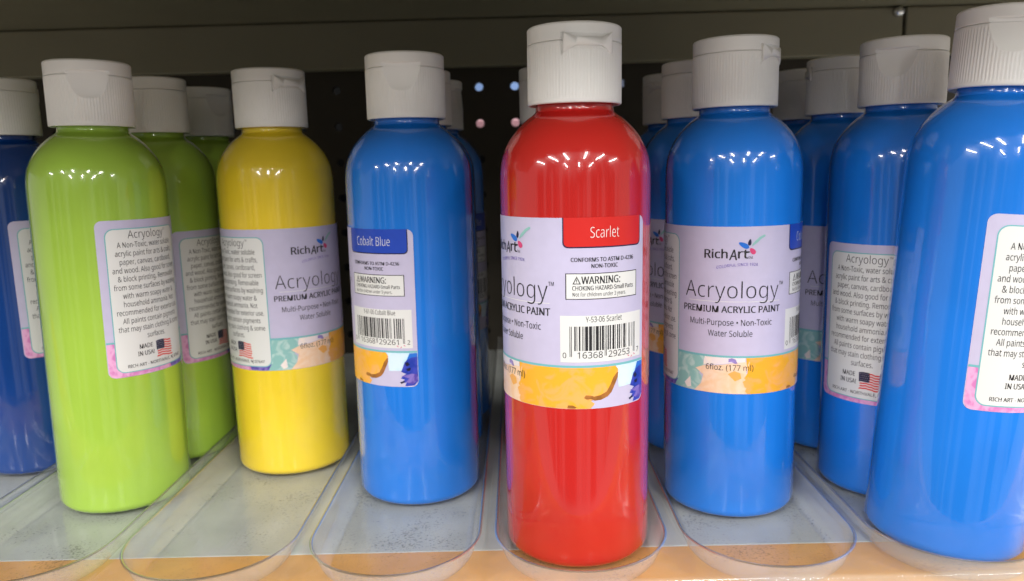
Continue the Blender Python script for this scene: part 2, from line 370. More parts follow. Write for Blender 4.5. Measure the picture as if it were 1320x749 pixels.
# ------------------------------------------------------------------ flip cap: ribbed skirt, lid, thumb notch, hinge
RC = .01535; ZC = .1509; ZT = .1756; SEAM = .1698
def cap_disp(a, z, r):
    aa = a-2*math.pi if a > math.pi else a
    h = (ZT-.0044-z)/.0102
    if 0 <= h <= 1 and abs(aa) < 1 and r > .0145:
        cut = r-(RC-.0020*(1-h)**.55)/math.cos(aa)
        if cut > 0: return cut
    x = (a-math.pi)*RC
    if abs(x+.0088) < .0004 and ZT-.0098 < z < ZT-.0036: return .0012
    if abs(x) < .0085 and ZT-.0085 < z < ZT-.0038: return .0004
    if ZC+.0014 < z < SEAM-.0008 and r > .0152:
        return .00009*(1-math.cos(a*92))*.7
    return 0
def cap_skirt():
    bm = bmesh.new()
    pr = [(.0139, ZC+.004), (.0141, ZC+.0002), (.0149, ZC), (.0153, ZC+.0003)]
    n = 46; pr += [(RC, ZC+.0006+(SEAM-.0004-ZC-.0006)*k/n) for k in range(n+1)]
    pr += [(RC-.00012, SEAM-.0001), (RC-.0004, SEAM)]
    lathe(bm, pr, 552, cap_disp); return from_bm('cap', bm)
def cap_lid():
    bm = bmesh.new()
    pr = [(RC-.0004, SEAM+.00006), (RC-.00015, SEAM+.00012)] + [(RC-.00006, SEAM+.0003+(.0041)*k/24) for k in range(25)]
    pr += [(RC-.0011*(1-math.cos(R_(a))), SEAM+.0044+.0011*math.sin(R_(a))) for a in range(15, 91, 15)]
    pr += [(.0120, ZT-.0001), (.006, ZT), (0, ZT)]
    lathe(bm, pr, 552, cap_disp); return from_bm('flip_lid', bm)
def hinge():
    # bow-tie strap: flat outline bent round the cap, with real thickness
    pts = [(-.0083, -.0036), (-.0083, -.0096), (-.0042, -.0076), (.0042, -.0076), (.0080, -.0098), (.0083, -.0034), (.0042, -.0052), (-.0042, -.0052)]
    bm = bmesh.new(); vs = [bm.verts.new((x, z, 0)) for x, z in pts]
    bm.faces.new(vs); bmesh.ops.triangulate(bm, faces=bm.faces[:])
    for k in range(-16, 17):
        bmesh.ops.bisect_plane(bm, geom=bm.verts[:]+bm.edges[:]+bm.faces[:], plane_co=(k*.0005+.00013, 0, 0), plane_no=(1, 0, 0))
    ex = bmesh.ops.extrude_face_region(bm, geom=bm.faces[:])
    top = [v for v in ex['geom'] if isinstance(v, bmesh.types.BMVert)]
    for v in bm.verts: v.co.z = -.0006
    for v in top: v.co.z = .00055-.00012*min(1, abs(v.co.x)/.0083)
    for v in bm.verts:
        x, h, d = v.co; a = math.pi+x/RC; r = RC+d
        v.co = (r*math.sin(a), -r*math.cos(a), ZT+h)
    bmesh.ops.recalc_face_normals(bm, faces=bm.faces)
    me = from_bm('hinge', bm); 
    return me
CAP = cap_skirt(); LID = cap_lid(); HINGE = hinge()
for me in (CAP, LID, HINGE): me.materials.append(CAPM)

# ------------------------------------------------------------------ printed wrap label
DEG = RB*1000*math.pi/180       # millimetres of label per degree
FONT_CACHE = {}
# letter outlines (per letter: advance, then closed contours, thousandths of an em)
GLYPHS = {ln[0]: (int(ln[1:].split('|')[0]), [[tuple(map(int, p.split(','))) for p in c.split()] for c in ln.split('|')[1:]]) for ln in '''
!216|65,573 151,573 131,161 85,161|58,43 59,61 68,81 83,92 101,97 126,94 142,85 151,75 157,53 156,26 147,6 132,-6 114,-11 88,-8 72,2 61,18
#518|20,168 20,221 132,221 157,350 50,350 50,403 167,403 199,573 257,573 225,403 340,403 372,573 427,573 395,403 497,403 497,350 385,350 360,221 470,221 470,168 350,168 317,0 260,0 293,168 178,168 147,0 91,0 121,168|188,221 303,221 328,350 213,350
&587|43,149 49,199 69,239 100,273 166,318 123,372 101,420 97,447 98,481 104,504 114,524 127,541 144,555 188,575 244,581 296,575 337,555 366,524 375,505 381,483 382,441 368,397 350,372 313,338 268,308 423,159 452,206 479,286 550,286 530,221 511,176 496,150 468,114 585,0 490,0 420,67 366,28 336,13 303,2 265,-6 223,-8 156,0 127,10 102,24 72,52 58,76 48,102|116,152 120,124 137,90 168,66 194,57 242,55 287,62 337,83 375,111 209,273 166,245 136,215 121,186|165,457 167,438 176,412 192,387 225,350 265,376 292,401 308,428 313,458 308,484 294,505 271,519 241,524 211,519 186,506 171,485
(241|32,220 38,306 49,369 67,429 93,486 113,522 150,573 217,573 167,493 132,407 111,315 103,221 109,139 132,38 172,-57 216,-127 150,-127 113,-77 93,-42 67,14 49,73 38,135
)241|24,573 91,573 128,522 158,468 180,409 196,348 205,285 209,220 205,156 196,94 186,53 166,-5 148,-42 128,-77 91,-127 25,-127 48,-92 78,-38 114,58 128,118 136,179 134,283 120,366 95,446 59,521
,215|33,-103 56,-3 73,93 148,93 154,84 143,45 120,-20 85,-103
-258|32,184 32,246 226,246 226,184
.215|58,43 59,61 68,81 82,92 100,97 126,94 142,85 151,75 157,53 156,26 147,6 132,-6 113,-11 88,-8 72,2 61,18
0459|39,287 44,373 58,446 73,486 105,534 133,557 149,566 167,573 207,580 269,578 304,566 320,557 349,534 382,486 405,423 417,346 418,242 409,163 390,97 368,58 349,37 316,12 290,1 261,-6 229,-8 188,-4 153,8 137,16 97,54 67,108 48,176 42,229|110,287 113,215 121,156 137,111 159,78 190,59 229,52 268,59 298,78 320,110 336,156 345,215 348,287 345,359 336,417 320,463 298,495 268,515 229,521 190,515 159,495 137,463 121,417 113,359
1459|71,452 226,573 285,573 285,0 216,0 216,415 219,499 108,405
2459|38,0 38,59 216,238 280,309 311,364 320,399 322,424 318,453 309,477 294,496 261,514 221,520 169,514 126,495 83,466 45,513 103,553 142,569 174,577 209,580 255,579 285,572 313,562 336,548 356,531 372,510 384,485 391,458 394,428 392,399 381,357 361,318 324,267 261,200 128,67 128,64 417,64 417,0
3459|36,23 36,89 100,65 168,52 219,52 278,65 305,81 324,104 335,132 339,164 337,187 326,215 314,230 288,247 265,255 226,263 123,265 123,326 195,326 236,332 269,344 301,369 319,404 323,434 316,471 304,490 285,505 262,516 234,521 199,521 140,508 75,473 39,521 100,557 163,576 199,580 247,579 296,571 317,563 352,540 376,511 384,495 394,459 394,414 381,372 356,339 330,321 277,302 277,298 319,290 353,276 379,255 398,229 409,198 413,163 407,116 397,87 371,50 348,30 301,7 263,-3 193,-8 136,-5 85,5
4459|17,130 17,190 286,576 359,576 359,193 443,193 443,130 359,130 359,0 291,0 291,130|86,193 291,193 291,400 295,500 292,500 260,442
5459|51,23 51,90 95,70 148,57 200,52 252,58 293,76 317,97 333,126 340,162 340,194 332,225 317,251 294,271 262,284 221,291 164,290 99,280 64,302 86,573 373,573 373,508 146,508 132,342 211,351 275,346 322,331 349,316 371,297 389,274 402,247 412,200 412,164 407,128 387,81 368,54 329,23 298,8 261,-2 199,-8 142,-4 91,6
6459|44,245 49,326 64,404 81,447 95,474 131,520 155,539 181,555 228,572 265,578 306,581 350,578 377,573 377,513 320,523 257,518 216,504 193,491 173,474 151,443 134,407 121,352 115,291 119,291 144,320 170,339 203,352 233,357 271,358 316,349 354,331 375,313 400,279 412,251 419,220 421,184 419,147 411,112 399,82 372,44 349,24 322,8 291,-2 257,-7 199,-4 163,7 140,19 101,54 70,103 51,166|115,198 123,146 141,106 170,74 201,57 238,51 284,59 320,84 330,96 343,125 351,184 344,233 324,271 314,281 289,295 258,302 228,303 205,299 175,287 150,270 131,248 119,223
7459|35,508 35,573 419,573 419,518 187,0 109,0 344,508
8459|39,146 47,194 68,232 99,264 158,299 123,322 100,343 81,366 67,392 59,422 58,459 63,485 80,518 107,545 129,559 168,573 197,579 245,580 291,574 330,559 352,546 378,519 395,485 400,443 396,411 385,383 361,352 329,325 291,303 335,279 373,250 395,225 411,196 418,161 416,118 408,90 387,54 367,34 344,18 300,1 267,-6 231,-8 192,-6 157,0 113,17 89,33 69,52 55,75 45,101|108,145 116,107 138,76 161,60 176,55 229,48 281,55 319,76 342,108 350,148 343,182 335,197 317,217 274,246 217,270 166,243 136,219 121,197 114,182|127,441 133,406 151,379 179,357 232,330 282,357 307,379 325,406 330,441 323,476 302,502 270,518 228,524 188,518 155,502 134,476
9459|40,387 46,443 63,491 90,529 114,549 141,564 171,575 205,580 262,577 299,565 322,553 361,518 391,469 410,406 417,349 414,263 401,183 381,125 350,74 318,42 293,25 265,11 214,-3 148,-8 82,0 82,60 140,50 204,54 245,68 287,99 310,129 327,165 340,221 346,281 341,281 322,258 304,242 282,230 257,220 204,214 173,216 144,223 118,235 95,250 68,281 54,307 45,336|110,388 117,339 137,301 158,284 202,270 256,273 295,291 318,310 330,325 342,349 345,366 345,392 338,426 315,474 298,493 277,508 260,516 233,521 207,520 178,513 142,488 132,476 118,447
:215|58,43 59,61 68,81 82,92 100,97 126,94 142,85 151,75 157,53 156,26 147,6 132,-6 113,-11 88,-8 72,2 61,18|58,387 61,412 68,425 82,436 100,441 126,438 142,429 153,412 157,396 156,369 147,350 132,338 113,332 88,335 72,345 61,362
A512|0,0 224,575 289,575 512,0 437,0 368,177 141,177 73,0|165,241 346,241 280,420 255,500 230,415
B521|78,0 78,573 241,573 307,569 361,558 404,541 434,515 453,478 459,431 456,399 442,362 424,340 401,322 372,309 350,304 350,300 395,288 424,274 448,253 466,226 476,191 477,146 467,100 454,74 436,52 413,33 385,19 337,5 279,0|150,511 150,329 279,329 318,335 346,345 357,352 372,371 381,394 383,438 376,463 369,474 351,490 324,502 289,509|150,269 150,61 265,61 311,64 346,74 360,82 380,101 398,138 401,178 392,214 370,241 344,256 307,266
C507|49,287 57,369 67,406 81,440 99,471 120,499 145,523 174,543 206,559 242,571 281,578 324,581 367,578 409,572 448,561 482,547 453,486 383,511 323,517 266,510 241,502 206,482 178,456 149,410 131,353 125,304 128,241 140,181 164,132 199,93 244,68 301,56 371,58 460,78 460,15 416,2 382,-4 284,-7 232,1 186,17 166,28 147,41 115,72 101,90 78,131 56,203
D585|78,0 78,573 254,573 309,569 359,558 424,529 443,516 476,484 502,446 521,401 533,350 535,261 528,203 512,153 488,110 457,74 439,58 399,33 351,15 268,1|150,511 150,62 265,63 299,68 357,87 381,102 402,119 420,140 434,164 454,220 460,289 457,337 449,379 435,415 404,457 377,479 345,494 308,505 266,510
E446|78,0 78,573 398,573 398,509 150,509 150,330 383,330 383,268 150,268 150,63 398,63 398,0
F416|78,0 78,573 398,573 398,509 150,509 150,306 383,306 383,243 150,243 150,0
G584|49,286 58,370 73,419 84,442 97,463 127,500 164,531 186,544 208,555 259,571 346,581 392,578 437,572 516,547 489,484 408,511 342,517 278,510 241,498 209,479 170,441 142,392 131,353 124,286 130,222 140,184 164,133 187,106 216,84 251,68 292,58 364,55 404,59 452,68 452,238 326,238 326,302 524,302 524,22 431,-1 323,-8 241,1 217,8 173,28 136,55 120,71 105,89 81,130 57,202
H594|78,0 78,573 150,573 150,330 443,330 443,573 516,573 516,0 443,0 443,267 150,267 150,0
I272|32,0 32,42 99,57 99,515 32,531 32,573 239,573 239,531 172,515 172,57 239,42 239,0
J219|-63,-142 -63,-81 -10,-89 27,-83 45,-74 54,-65 69,-38 74,3 74,573 146,573 146,9 144,-26 138,-56 128,-82 114,-104 96,-122 64,-140 39,-148 -3,-152 -37,-150
K496|78,0 78,573 150,573 150,290 403,573 488,573 261,323 496,0 411,0 209,273 150,222 150,0
L420|78,0 78,573 150,573 150,64 400,64 400,0
M727|78,0 78,573 184,573 361,103 364,103 544,573 650,573 650,0 578,0 578,371 584,501 581,501 390,0 330,0 142,502 139,502 144,377 144,0
N609|78,0 78,573 161,573 467,99 470,99 464,232 464,573 532,573 532,0 447,0 141,476 138,476 144,340 144,0
O626|49,288 56,370 69,419 100,482 130,517 166,545 186,556 232,572 285,580 342,580 393,572 438,556 477,532 510,501 524,483 547,442 564,396 574,344 577,265 570,204 554,149 531,101 499,60 459,29 411,6 355,-6 292,-7 232,1 196,13 151,39 114,73 85,116 65,167 53,224|125,287 127,241 134,200 145,163 161,131 182,104 207,83 255,62 293,55 335,55 373,62 405,74 433,93 456,117 474,146 487,181 496,220 501,287 496,354 481,411 456,457 440,475 421,491 373,511 314,518 274,515 238,506 194,480 171,457 145,411 130,354
P485|78,0 78,573 265,571 326,562 374,542 409,513 431,475 439,454 443,430 443,381 436,347 423,316 403,287 385,270 351,249 324,238 256,225 150,223 150,0|150,511 150,285 225,285 272,290 320,306 346,325 362,352 368,375 370,401 366,435 361,449 345,474 322,492 306,499 269,508
Q626|49,288 56,370 78,442 100,482 114,500 147,531 166,545 208,565 232,572 285,580 342,580 369,577 417,565 438,556 477,532 510,501 524,483 547,442 564,396 577,316 577,264 573,221 564,180 552,142 535,108 515,78 490,52 461,30 411,6 548,-136 444,-136 334,-7 271,-6 232,1 180,21 138,49 103,87 85,116 71,149 56,204|125,287 127,241 134,200 145,163 161,131 182,104 207,83 255,62 293,55 335,55 373,62 405,74 433,93 456,117 474,146 487,181 496,220 501,287 496,354 481,411 456,457 440,475 421,491 373,511 314,518 274,515 238,506 194,480 171,457 145,411 130,354
R499|78,0 78,573 281,571 320,565 368,548 404,522 429,488 442,444 442,381 433,344 408,306 376,279 330,257 487,0 403,0 264,237 150,237 150,0|150,510 150,298 278,301 312,310 326,317 347,335 355,347 366,374 370,407 363,450 355,467 343,480 319,496 275,507
S440|41,19 41,88 86,72 142,59 201,55 240,57 273,66 305,85 320,105 330,138 325,180 314,200 302,213 255,241 172,274 131,294 98,317 74,344 55,384 48,435 54,477 71,513 89,533 123,557 165,573 197,579 247,580 290,577 343,565 389,549 366,487 313,505 266,515 207,516 169,507 148,494 133,478 124,457 121,434 124,407 129,392 138,379 156,362 204,335 320,286 353,264 378,237 390,217 398,194 403,153 396,106 378,66 348,35 322,18 274,1 238,-6 187,-8 127,-4 76,6
T446|8,509 8,573 437,573 437,509 259,509 259,0 187,0 187,509
U586|72,204 72,573 144,573 144,201 148,158 161,122 182,93 211,72 228,64 270,56 311,55 342,59 368,68 399,88 415,105 427,126 438,161 441,188 442,573 513,573 513,202 511,164 503,128 489,95 470,65 446,40 399,11 338,-5 290,-8 256,-6 196,7 148,32 111,71 97,93 78,144
V481|0,573 75,573 213,182 241,80 277,207 405,573 481,573 277,0 204,0
W746|10,573 85,573 179,205 201,87 212,148 230,221 333,573 407,573 518,206 544,87 562,183 660,573 735,573 583,0 510,0 399,375 370,488 348,391 234,0 161,0
X470|3,0 193,298 15,573 95,573 236,348 377,573 453,573 276,300 467,0 385,0 233,249 79,0
Y454|0,573 79,573 227,291 376,573 454,573 263,222 263,0 191,0 191,219
Z459|30,0 30,55 332,508 40,508 40,573 419,573 419,518 118,64 427,64 427,0
a450|37,119 43,159 59,192 87,219 106,229 127,238 179,251 316,259 315,302 310,330 300,351 284,366 253,378 205,379 163,370 106,347 84,400 126,419 164,430 231,437 279,433 318,422 347,403 359,390 376,358 384,317 385,0 334,0 320,61 272,17 234,-1 172,-8 148,-7 114,1 75,23 55,48 41,80|110,119 112,97 120,79 132,66 148,56 177,49 206,50 253,62 290,90 306,117 314,152 315,210 204,203 152,189 124,165 113,144
b493|68,0 68,609 139,609 139,443 135,373 139,373 161,398 189,419 213,429 240,435 298,436 322,431 365,412 401,381 415,361 437,312 448,250 447,168 439,127 419,76 390,36 351,9 322,-2 289,-7 256,-8 226,-3 200,5 179,17 161,31 139,55 133,55 119,0|139,217 142,165 157,108 175,80 202,61 239,52 261,51 297,55 325,69 337,80 356,108 373,166 376,216 373,265 363,306 348,338 325,360 311,368 279,377 245,378 207,371 179,355 165,339 150,308 142,268
c385|44,213 47,262 62,324 90,372 128,406 174,428 226,437 299,433 358,415 337,356 283,372 244,376 204,371 182,363 163,351 148,335 131,303 120,263 117,213 120,166 131,126 141,104 163,78 181,66 202,58 240,53 293,58 351,78 351,15 295,-4 222,-7 170,2 125,24 88,58 62,104 50,143
d493|44,214 49,282 66,338 93,381 110,399 149,424 195,436 232,438 271,432 317,411 354,374 359,374 355,434 354,609 425,609 425,0 368,0 358,58 310,15 279,1 252,-6 195,-6 148,6 128,17 92,48 65,91 49,146|117,213 124,144 137,108 156,80 181,61 213,52 273,55 305,67 317,76 336,101 348,135 354,176 352,263 343,304 329,336 319,350 291,369 253,378 213,378 196,374 168,359 146,334 130,300 120,260
e452|44,212 50,277 61,315 86,364 121,401 164,426 216,437 269,435 301,427 329,414 364,385 383,360 397,331 409,281 411,201 117,201 122,157 134,119 154,90 181,69 215,56 254,52 305,56 348,66 392,82 392,20 327,-1 251,-8 194,-2 143,17 101,48 70,91 51,146|119,257 338,257 336,281 330,312 322,330 300,359 266,376 217,379 175,366 154,348 130,309
f276|12,375 12,408 87,432 88,475 95,522 110,558 132,585 162,602 213,613 259,612 310,599 292,544 245,555 206,553 189,545 175,532 162,502 158,430 266,430 266,375 158,375 158,0 87,0 87,375
g493|44,214 49,278 65,332 91,377 108,396 147,423 194,436 234,437 261,434 308,416 338,393 355,373 359,373 369,430 425,430 424,-27 420,-63 411,-95 397,-123 378,-146 354,-164 326,-178 293,-187 254,-192 160,-188 110,-177 78,-165 78,-100 111,-114 149,-125 221,-134 271,-130 312,-111 341,-77 352,-48 358,57 354,57 329,28 310,14 263,-4 236,-8 195,-6 147,7 108,33 77,71 65,95 49,149|117,213 120,165 130,124 146,92 157,79 182,60 214,51 232,50 280,56 315,74 340,105 349,131 355,173 356,233 350,282 343,309 332,331 319,348 292,367 257,377 218,378 187,370 161,352 140,326 126,290 119,247
h496|68,0 68,609 139,609 139,426 135,370 140,370 167,402 196,420 238,434 273,437 321,433 360,421 391,400 413,370 426,330 430,298 431,0 361,0 361,275 355,321 338,353 319,367 295,376 265,379 235,377 199,366 181,354 160,329 147,295 140,254 139,0
i207|68,0 68,430 139,430 139,0|63,546 64,560 71,576 83,586 104,591 124,586 137,576 142,566 145,546 142,526 137,516 124,506 104,501 88,504 75,512 66,526
j207|-44,-183 -44,-126 -6,-133 25,-132 51,-120 64,-100 68,-67 68,430 139,430 139,-64 133,-113 121,-142 110,-159 77,-182 56,-189 18,-192 -12,-191|63,546 64,560 71,576 83,586 104,591 124,586 137,576 142,566 145,546 142,526 137,516 124,506 104,501 88,504 75,512 66,526
k428|68,0 68,609 138,609 138,287 135,221 138,221 189,285 326,430 409,430 235,246 421,0 336,0 187,200 138,158 138,0
l207|68,0 68,609 139,609 139,0
m750|68,0 68,430 125,430 136,371 140,371 166,403 186,418 217,431 258,438 312,433 349,420 378,398 398,366 402,366 427,398 449,414 486,430 526,437 563,437 603,429 636,412 660,387 676,352 684,306 685,0 615,0 615,277 610,321 594,353 577,367 555,376 528,379 490,374 460,362 438,342 418,298 411,237 411,0 342,0 342,277 337,317 325,347 309,363 281,376 253,379 227,377 194,366 177,354 158,329 146,296 140,255 139,0
n496|68,0 68,430 125,430 136,371 140,371 156,392 182,413 206,425 239,435 275,438 322,434 361,421 377,412 403,387 413,371 421,352 430,306 431,0 361,0 361,275 355,321 338,353 319,367 295,376 265,379 222,374 204,368 176,351 158,324 146,289 139,247 139,0
o485|44,216 47,261 55,301 68,336 97,380 137,412 169,426 204,435 244,438 281,435 316,426 361,402 387,380 417,336 431,301 439,261 442,216 438,165 428,121 411,82 388,51 359,25 324,7 285,-4 241,-8 200,-4 163,7 129,25 100,51 77,82 59,121 48,165|117,216 123,154 135,116 147,95 163,78 192,59 216,53 243,51 270,53 294,59 314,71 331,86 345,105 356,128 366,169 369,199 367,248 363,277 350,315 338,335 314,359 294,370 256,378 221,377 185,368 158,348 147,335 130,303 120,263
p493|68,-192 68,430 126,430 136,371 139,371 176,410 197,422 222,432 261,438 298,436 344,424 365,413 401,383 415,363 437,313 448,251 448,192 439,129 427,93 401,49 378,26 352,10 306,-5 261,-8 213,1 176,19 139,55 134,55 139,-11 139,-192|139,229 142,167 150,126 165,93 188,70 208,59 233,53 261,51 286,53 317,66 334,80 348,98 359,119 371,157 376,201 375,240 369,283 356,319 337,348 325,359 296,374 260,379 221,374 190,362 167,342 152,313 142,275
q493|44,214 50,282 67,338 93,381 129,413 157,427 188,435 221,438 253,436 280,429 304,419 333,397 355,371 358,371 369,430 425,430 425,-192 354,-192 355,1 358,58 354,58 332,32 313,18 291,5 266,-3 236,-7 194,-6 148,6 110,31 93,48 66,91 49,146|117,213 124,145 137,109 156,80 182,61 197,55 233,51 284,58 312,72 327,87 338,105 349,140 355,183 354,239 348,285 336,322 328,337 318,350 290,369 253,378 213,378 196,374 167,359 145,334 130,300 120,260
r331|68,0 68,430 126,430 134,351 137,351 170,395 191,413 214,426 259,438 319,433 310,368 264,374 224,366 189,346 161,313 146,280 139,240 139,0
s384|41,324 46,358 61,386 85,408 137,430 179,437 240,436 287,428 339,409 315,353 238,377 208,380 171,379 149,374 124,361 114,350 108,328 115,302 133,286 172,266 289,215 314,197 333,176 346,140 346,92 334,59 311,32 292,18 268,6 241,-2 194,-8 110,-3 78,5 42,19 42,83 81,67 128,54 165,49 211,51 236,57 263,72 274,86 280,112 278,128 271,141 247,163 124,217 76,245 57,266 48,283
t289|13,375 13,409 75,437 103,528 144,528 144,430 269,430 269,375 144,375 144,127 146,103 153,83 163,69 177,58 193,52 212,50 272,59 272,5 219,-7 167,-5 128,8 112,20 98,35 82,66 74,108 74,375
u496|63,148 63,430 135,430 135,153 141,108 158,76 176,62 200,53 230,51 273,55 296,63 315,75 336,100 349,134 356,175 357,430 427,430 427,0 370,0 359,57 356,57 340,36 321,20 273,-1 238,-7 203,-8 146,3 122,14 103,29 81,59 68,99
v407|0,430 75,430 176,151 201,63 204,63 241,176 332,430 407,430 244,0 163,0
w630|9,431 82,431 151,162 169,73 172,73 197,175 277,431 354,431 440,149 457,74 460,74 479,161 549,431 621,431 502,1 419,1 346,243 316,357 313,357 289,259 207,1 127,1
x424|14,0 170,220 22,430 102,430 213,268 322,430 402,430 253,220 410,0 330,0 213,172 94,0
y409|1,430 76,430 177,164 205,68 209,68 245,186 333,430 409,430 207,-97 181,-139 157,-164 128,-181 94,-191 49,-192 9,-186 9,-130 43,-134 72,-134 93,-128 110,-118 125,-105 142,-80 174,-2
z377|31,0 31,47 262,375 45,375 45,430 340,430 340,377 112,55 346,55 346,0
•302|62,293 67,335 82,364 105,383 135,391 174,390 208,375 228,351 238,315 238,271 228,235 219,222 202,207 167,194 143,194 120,198 99,207 87,216 73,235 67,252
'''.strip('\n').split('\n')}
def text_tris(body, weight=0.0, shear=0.0):
    key = (body, weight, shear)
    if key in FONT_CACHE: return FONT_CACHE[key]
    c = bpy.data.curves.new('lettering', 'CURVE'); c.dimensions = '2D'; c.fill_mode = 'FRONT'; c.offset = max(-.02, min(.002, weight))
    x = 0
    for ch in body:
        if ch == ' ': x += 209; continue
        adv, cons = GLYPHS[ch]
        for con in cons:
            sp = c.splines.new('POLY'); sp.points.add(len(con)-1); sp.use_cyclic_u = True
            for q, (px, py) in zip(sp.points, con): q.co = ((x+px+shear*py)/1000, py/1000, 0, 1)
        x += adv
    o = bpy.data.objects.new('lettering', c); COL.objects.link(o)
    dg = bpy.context.evaluated_depsgraph_get(); dg.update()
    me = bpy.data.meshes.new_from_object(o.evaluated_get(dg))
    V = [tuple(v.co[:2]) for v in me.vertices]; Fc = [tuple(p.vertices) for p in me.polygons]
    bpy.data.objects.remove(o); bpy.data.curves.remove(c); bpy.data.meshes.remove(me)
    FONT_CACHE[key] = (V, Fc); return V, Fc
H_CAP = max(v[1] for v in text_tris('H')[0])
class Label:
    def __init__(s): s.bm = bmesh.new(); s.nlev = s.bm.verts.layers.float.new('lev')
    def shape(s, verts, faces, m, lev, cut=1.0):
        b = bmesh.new(); vs = [b.verts.new((x, y, 0)) for x, y in verts]
        for f_ in faces:
            try: b.faces.new([vs[i] for i in f_])
            except ValueError: pass
        bmesh.ops.triangulate(b, faces=b.faces[:])
        x0 = min(v[0] for v in verts); x1 = max(v[0] for v in verts)
        if cut and x1-x0 > cut:
            k = math.floor(x0/cut)+1
            while k*cut < x1:
                bmesh.ops.bisect_plane(b, geom=b.verts[:]+b.edges[:]+b.faces[:], plane_co=(k*cut, 0, 0), plane_no=(1, 0, 0), dist=1e-5); k += 1
        bmesh.ops.recalc_face_normals(b, faces=b.faces)
        mp = {}
        for v in b.verts:
            nv = s.bm.verts.new(v.co); nv[s.nlev] = lev; mp[v] = nv
        for f_ in b.faces:
            vv = [mp[v] for v in f_.verts]
            if f_.normal.z < 0: vv.reverse()
            try: g = s.bm.faces.new(vv); g.material_index = m
            except ValueError: pass
        b.free()
    def poly(s, pts, m, lev, cut=1.0): s.shape(pts, [list(range(len(pts)))], m, lev, cut)
    def dpoly(s, pts, m, lev): s.poly([(a*DEG, v) for a, v in pts], m, lev)     # points given in degrees round the bottle
    def rect(s, u0, u1, v0, v1, m, lev, r=0, corners=(1, 1, 1, 1)):
        if not r: return s.poly([(u0, v0), (u1, v0), (u1, v1), (u0, v1)], m, lev)
        pts = []
        for (cx, cy, a0), on in zip(((u0+r, v0+r, 180), (u1-r, v0+r, 270), (u1-r, v1-r, 0), (u0+r, v1-r, 90)), corners):
            if on: pts += [(cx+r*math.cos(R_(a0+t)), cy+r*math.sin(R_(a0+t))) for t in range(0, 91, 15)]
            else: pts.append((cx+(r if a0 in (270, 0) else -r), cy+(r if a0 in (0, 90) else -r)))
        s.poly(pts, m, lev)
    def text(s, body, u0, u1, v, cap, m=INK, weight=0.0, shear=0.0, lev=4, curve=None, cut=0, xs=None, anchor='L'):
        V, Fc = text_tris(body, weight, shear)
        xa = min(p[0] for p in V); xb = max(p[0] for p in V)
        if xs is None: xs = (u1-u0)/(xb-xa); off = u0
        else: off = (u0+u1)/2-(xb-xa)*xs/2
        ys = cap/H_CAP
        pts = [(off+(x-xa)*xs, v+y*ys) for x, y in V]
        if curve: pts = [(x, y+curve((x-u0)/(u1-u0))) for x, y in pts]
        if weight >= .02:          # bold: struck twice, a hair apart
            e = weight*.48*xs
            s.shape([(x-e, y) for x, y in pts], Fc, m, lev, cut); s.shape([(x+e, y) for x, y in pts], Fc, m, lev+.35, cut)
        else: s.shape(pts, Fc, m, lev, cut)
    def finish(s, name):
        me_b = s.bm
        edge = [e for e in me_b.edges if e.is_boundary and e.verts[0][s.nlev] == 0]
        for e in edge:
            q = [me_b.verts.new(v.co) for v in (e.verts[0], e.verts[1], e.verts[1], e.verts[0])]
            q[2][s.nlev] = -2.5; q[3][s.nlev] = -2.5
            me_b.faces.new(q)
        for v in me_b.verts:
            a = v.co.x/(RB*1000); r = RB+.00012+.000028*v[s.nlev]; z = v.co.y/1000
            v.co = (r*math.sin(a), -r*math.cos(a), z)
        return from_bm(name, me_b)
L_CODE = {'0': '0001101', '1': '0011001', '2': '0010011', '3': '0111101', '4': '0100011', '5': '0110001', '6': '0101111', '7': '0111011', '8': '0110111', '9': '0001011'}
def upc(d):
    s_ = '101'+''.join(L_CODE[c] for c in d[:6])+'01010'+''.join(L_CODE[c].translate(str.maketrans('01', '10')) for c in d[6:])+'101'
    return s_
def ell(cx, cy, a, b, ang, n=20, egg=0):
    c, s_ = math.cos(R_(ang)), math.sin(R_(ang)); out = []
    for k in range(n):
        t = 2*math.pi*k/n; x = a*math.cos(t); y = b*math.sin(t)*(1+egg*math.cos(t))
        out.append((cx+x*c-y*s_, cy+x*s_+y*c))
    return out
LINES = ['A Non-Toxic, water soluble', 'acrylic paint for arts & crafts,', 'paper, canvas, cardboard,', 'and wood. Also good for screen',
         '& block printing. Removable', 'from some surfaces by washing', 'with warm soapy water &', 'household ammonia. Not',
         'recommended for exterior use.', 'All paints contain pigments', 'that may stain clothing & some', 'surfaces.']
